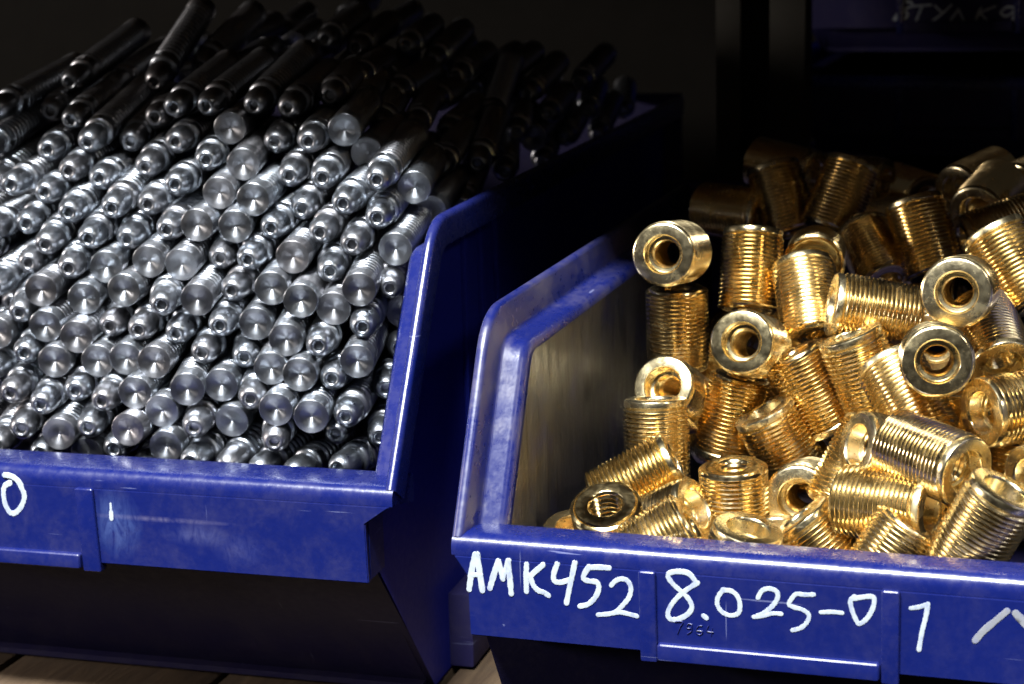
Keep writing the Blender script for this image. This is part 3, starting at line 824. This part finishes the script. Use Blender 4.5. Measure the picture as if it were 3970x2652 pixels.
def label_studs(items, what, brass=False):
    """labels by which end shows and where it lies in the heap; the outermost of each patch are told apart"""
    cells = {}
    for k, (P, d, ty) in enumerate(items):
        x, y = to_px(P)
        row = 0 if y < 0.17 else 1 if y < 0.30 else 2 if y < 0.42 else 3 if y < 0.54 else 4
        col = 0 if x < 0.13 else 1 if x < 0.27 else 2
        if row == 0: col = 0 if x < 0.20 else 1 if x < 0.36 else 2
        if brass:
            row = 0 if y < 0.40 else 2 if y < 0.55 else 3 if y < 0.70 else 4
            col = 0 if x < 0.72 else 1 if x < 0.85 else 2
        cells.setdefault((ty, row, col), []).append((k, x, y))
    rows = ['in the dark heap top', 'in the upper heap', 'at mid heap', 'in the lower heap', 'just above the lip']
    cols = [', left', ', centre', ', right' if brass else ' by the right wall']
    out = {}
    for (ty, row, col), L in cells.items():
        where = rows[row] + cols[col]
        L = list(L); first = len(L)
        for word, key in (('leftmost', lambda t: t[1]), ('rightmost', lambda t: -t[1]), ('highest', lambda t: t[2]), ('lowest', lambda t: -t[2]),
                          ('second leftmost', lambda t: t[1]), ('second rightmost', lambda t: -t[1]), ('second highest', lambda t: t[2]), ('second lowest', lambda t: -t[2])):
            if L:
                t = min(L, key=key); L.remove(t)
                out[t[0]] = (word + ' ' if first > 1 else '') + what[ty] + ' ' + where
        for t in L: out[t[0]] = 'inner ' + what[ty] + ' ' + where
    return out
lab = label_studs(STEEL, {'N': 'steel stud, drilled nose out,', 'D': 'steel stud, flat dimpled end out,'})
for k, (P, d, ty) in enumerate(STEEL):
    stud(P, d, ty, lab[k], 'steel studs heaped in the left bin')
lab = label_studs(SFILL, {'N': 'half hidden round nosed stud', 'D': 'half hidden flat ended stud'})
for k, (P, d, ty) in enumerate(SFILL):
    stud(P, d, ty, lab[k], 'steel studs heaped in the left bin')

# ------------------------------------------------------------------ brass bushings
BL, BR = 0.034, 0.0129
KX, KZ = 0.0129 / 0.01175, 0.034 / 0.032   # radial and axial size of the turned profile
def bushing_meshes():
    p = 0.00166
    prof = [(0.0101, 0.0028)]
    z = 0.0032
    while z < 0.0300:
        prof += [(0.01060, z), (0.01068, z + 0.00014), (0.01162, z + 0.00062), (0.01176, z + 0.00074), (0.01176, z + 0.00098), (0.01162, z + 0.00110), (0.01068, z + 0.00152)]
        z += p
    prof += [(0.01045, 0.0309), (0.0103, 0.0314), (0.0099, 0.0320), (0.0062, 0.0320), (0.0058, 0.0317), (0.0053, 0.0308)]
    sleeve = lathe('threaded_sleeve', prof, 64, angle=40)
    collar = lathe('collar', [(0.0102, 0.0030), (0.0110, 0.0028), (0.0113, 0.0024), (0.0113, 0.0009), (0.0111, 0.0004), (0.0107, 0.0001), (0.0104, 0.0), (0.0072, 0.0), (0.0069, 0.0003),
                              (0.0066, 0.0010), (0.0065, 0.0052), (0.0064, 0.0054), (0.0053, 0.0056), (0.0050, 0.0062)], 64, angle=28)
    prof = [(0.0050, 0.0061)]
    z = 0.0066
    while z < 0.0300:
        prof += [(0.0056, z), (0.0047, z + 0.0009), (0.0047, z + 0.0011), (0.0056, z + 0.0019)]
        z += 0.0020
    prof += [(0.0053, 0.0309)]
    bore = lathe('bore_thread', prof, 48, angle=28)
    for me in (sleeve, collar, bore):
        for v in me.vertices: v.co = (v.co.x * KX, v.co.y * KX, v.co.z * KZ)
    return sleeve, collar, bore
BS, BC, BB = bushing_meshes()
BS.materials.append(M_brass); BC.materials.append(M_brass_turned); BB.materials.append(M_brass)

BRASS = [[[0.0464,0.127,0.1879],[-0.0065,0.9899,-0.1419],"A","brass bushing, bright bore facing out, highest of the lit ones near the wall"],
[[0.0443,0.16,0.1681],[0.0075,0.0182,-0.9998],"B","upright brass bushing with a wide white streak, under the highest lit ring"],
[[0.0722,0.17,0.1575],[-0.0095,0.3423,0.9395],"B","upright brass bushing half in shadow, right of the highest lit ring"],
[[0.1025,0.15,0.1516],[-0.2424,0.5765,0.7803],"B","upright brass bushing with a square highlight at its foot, under the dim open ring"],
[[0.0956,0.19,0.1738],[-0.1123,0.9931,-0.0344],"B","dim brass bushing in shadow showing its threaded bore, centre of the heap top"],
[[0.0803,0.1128,0.1574],[0.0388,0.9608,-0.2746],"A","brass bushing with glaring white end ring, near the middle of the heap"],
[[0.047,0.1225,0.1362],[0.1262,0.8882,-0.4418],"A","brass bushing with a white rim, just above the upright one at the wall"],
[[0.0471,0.1098,0.1341],[0.0515,-0.1367,-0.9893],"A","upright brass bushing with a flat bright rim, nearest to the dirty inner wall"],
[[0.0754,0.1403,0.1369],[-0.2104,-0.0654,-0.9754],"B","upright brass bushing with a narrow white stripe, below the glaring white ring"],
[[0.0971,0.1317,0.1497],[0.4753,0.055,-0.8781],"B","leaning brass bushing, left one of the two side by side in mid heap"],
[[0.1201,0.1206,0.1605],[0.3705,0.0241,-0.9285],"A","leaning brass bushing, right one of the two side by side in mid heap"],
[[0.111,0.1359,0.1688],[0.9403,0.2774,-0.1972],"A","brass bushing lying sideways with a long horizontal gleam, above the leaning pair"],
[[0.1624,0.0875,0.1845],[0.0017,0.9882,-0.1535],"A","brass bushing facing out with a dark round hole, upper right of the heap"],
[[0.1588,0.0618,0.1651],[-0.1197,0.9792,-0.1637],"A","largest looking brass ring facing the viewer, right of the leaning pair"],
[[0.1498,0.1503,0.1514],[-0.0777,0.9846,-0.1563],"A","brass bushing mostly hidden behind the largest looking ring"],
[[0.1785,0.1076,0.1528],[-0.3407,0.8269,0.4475],"A","brass bushing pointing down right with a slanted open mouth, near the right edge"],
[[0.1535,0.0922,0.1293],[-0.5109,0.4719,0.7186],"B","brass bushing with a broad white flare, below the largest looking ring"],
[[0.1307,0.066,0.1324],[0.7864,0.5494,-0.2824],"A","brass bushing lying with its open mouth to the left, upper of the crossed group"],
[[0.1712,0.0452,0.1309],[-0.789,0.6086,0.0837],"A","brass bushing lying with its dark mouth to the right, over the left facing one"],
[[0.1595,0.0476,0.1157],[-0.9555,0.2921,-0.0418],"A","brass bushing lying level with a long white bar, just below the right facing one"],
[[0.1848,0.0306,0.1305],[-0.4454,0.0634,-0.8931],"A","large leaning brass bushing at the lower right corner over the lip"],
[[0.1541,0.0401,0.1129],[-0.5249,-0.143,-0.8391],"B","brass bushing wedged on end left of the large corner one"],
[[0.1551,0.0614,0.099],[0.6326,0.5918,0.4996],"B","brass bushing whose white end peeks out behind the large corner one"],
[[0.1212,0.0817,0.1035],[0.3755,0.4893,0.7872],"B","short looking brass bushing squeezed in the middle of the front heap"],
[[0.1123,0.0565,0.1076],[0.6266,-0.0024,-0.7794],"A","brass bushing leaning right against the lip with a jagged white streak"],
[[0.1075,0.0818,0.1059],[-0.0111,0.983,-0.1835],"A","brass bushing with a big black bore low in the middle"],
[[0.0834,0.0808,0.1176],[0.0419,0.0922,-0.9949],"B","standing brass bushing with open top and orange sides, left of centre front"],
[[0.0873,0.1208,0.129],[0.4498,0.1192,-0.8851],"A","brass bushing leaning right with wavy threads, above the upright open one"],
[[0.0736,0.0644,0.1054],[-0.8494,0.1905,-0.4921],"A","brass bushing with a thin ring mouth facing right, beside the upright open one"],
[[0.0606,0.0879,0.1158],[-0.8474,-0.2435,-0.4718],"A","brass bushing sloping up right with a gold lower edge, nearest the bare wall"],
[[0.0455,0.039,0.1129],[0.0101,0.4537,-0.8911],"B","standing brass bushing with a stepped bore, second from the wall at the lip"],
[[0.0324,0.0468,0.1011],[-0.0465,0.2565,-0.9654],"A","brass bushing showing only its shiny rim, first from the wall at the lip"],
[[0.099,0.0307,0.1106],[-0.2171,0.0871,-0.9723],"A","brass bushing with a tilted dish shaped mouth at the middle of the lip"],
[[0.101,0.0683,0.1004],[0.0665,-0.0406,-0.997],"A","glaring white brass bushing behind the dish shaped mouth"],
[[0.0783,0.034,0.1093],[-0.8236,-0.1765,-0.539],"B","brass bushing with fine bright threads in front of the thin ring mouth"],
[[0.1637,0.1132,0.1413],[-0.0465,-0.1097,-0.9929],"B","golden threaded bushing glimpsed between the two open mouths at right"],
[[0.1726,0.0765,0.1437],[0.7593,0.6507,0.0126],"A","brass bushing lying with an oval mouth to the left at the right edge"],
[[0.1861,0.0986,0.1281],[-0.0793,-0.0972,-0.9921],"B","shaded brass bushing beneath the oval mouth at the right edge"],
[[0.191,0.0544,0.1264],[0.6796,0.728,0.0902],"A","brass bushing cut off by the right picture edge behind the corner one"],
[[0.1872,0.1429,0.1694],[-0.5235,0.3156,0.7914],"B","orange tinted threaded bushing at the right edge, half in shadow"],
[[0.0959,0.3,0.1712],[0.7826,0.6223,0.0178],"A","dark bushing lying with its mouth to the left, back middle"],
[[0.142,0.2265,0.1644],[-0.3309,0.3148,0.8896],"B","dark bushing with one row of lit threads behind the round hole"],
[[0.1217,0.231,0.159],[-0.4353,0.7146,0.5477],"B","nearly black rounded bushing behind the long gleaming one"],
[[0.1524,0.2405,0.1757],[0.8799,0.3827,0.2815],"A","dark bushing sloping up right with one lit corner, back right"],
[[0.1426,0.3106,0.1878],[0.5059,0.8451,0.1727],"A","dim ring topping the heap at back right"],
[[0.1548,0.2688,0.1845],[0.2476,0.9365,0.2482],"A","dark open bushing just under the dim topping ring"],
[[0.1697,0.3106,0.1891],[0.522,0.8315,0.1902],"A","dim ring at the upper right edge of the heap"],
[[0.1265,0.3381,0.18],[-0.6223,0.7801,0.0647],"B","dark sunken bushing left of the dim topping ring"],
[[0.1077,0.3321,0.1878],[-0.9475,0.3191,0.0221],"A","dark bushing with a black mouth to the right, back middle top"],
[[0.0752,0.3198,0.1928],[-0.9131,0.3858,0.1322],"A","topmost dark bushing with a faint edge gleam at back left"],
[[0.0576,0.282,0.1788],[-0.9395,0.3405,0.0372],"A","dark bushing lying level with a beaded top edge, back left"],
[[0.0718,0.278,0.1713],[-0.3279,0.3106,0.8922],"B","dark leaning bushing with dull lit threads, right of the beaded one"],
[[0.09,0.2621,0.176],[0.3042,0.404,0.8627],"B","dark bushing with a pale smudge of light between two dark ones"]]
BFILL = [[[0.1258,0.1734,0.1312],[-0.738,-0.2512,-0.6263],"A"],
[[0.0507,0.2552,0.1158],[-0.0874,0.4696,-0.8786],"B"],
[[0.0762,0.1818,0.1117],[-0.9078,0.1059,-0.4058],"B"],
[[0.0385,0.3,0.1184],[0.1963,0.9723,-0.127],"B"],
[[0.1447,0.3379,0.1333],[-0.9359,0.3146,-0.1586],"B"],
[[0.0548,0.1742,0.1302],[-0.562,0.7598,-0.3269],"A"],
[[0.0888,0.2599,0.1212],[-0.6733,0.7201,0.1678],"A"],
[[0.0804,0.1557,0.1211],[0.4053,0.8078,0.4279],"B"],
[[0.0736,0.1813,0.0861],[0.5782,0.7723,-0.2633],"B"],
[[0.0861,0.1686,0.0949],[0.855,0.5165,-0.0466],"A"]]
def bushing(P, d, ty, label, group):
    P = Vector(P); d = Vector(d).normalized()
    o = empty('threaded_bushing', label, 'bushing', group)
    if ty == 'A': put_axis(o, P, d, rs.uniform(0, 6.28))
    else: put_axis(o, P + d * BL, -d, rs.uniform(0, 6.28))
    for me in (BS, BC, BB):
        link(me.name.split('.')[0], me, None, o)
    return o
for P, d, ty, l in BRASS:
    bushing(P, d, ty, l, 'brass bushings heaped in the right bin')
lab = label_studs(BFILL, {'A': 'buried brass bushing, collar out,', 'B': 'buried brass bushing, thread end out,'}, True)
for k, (P, d, ty) in enumerate(BFILL):
    bushing(P, d, ty, lab[k], 'brass bushings heaped in the right bin')
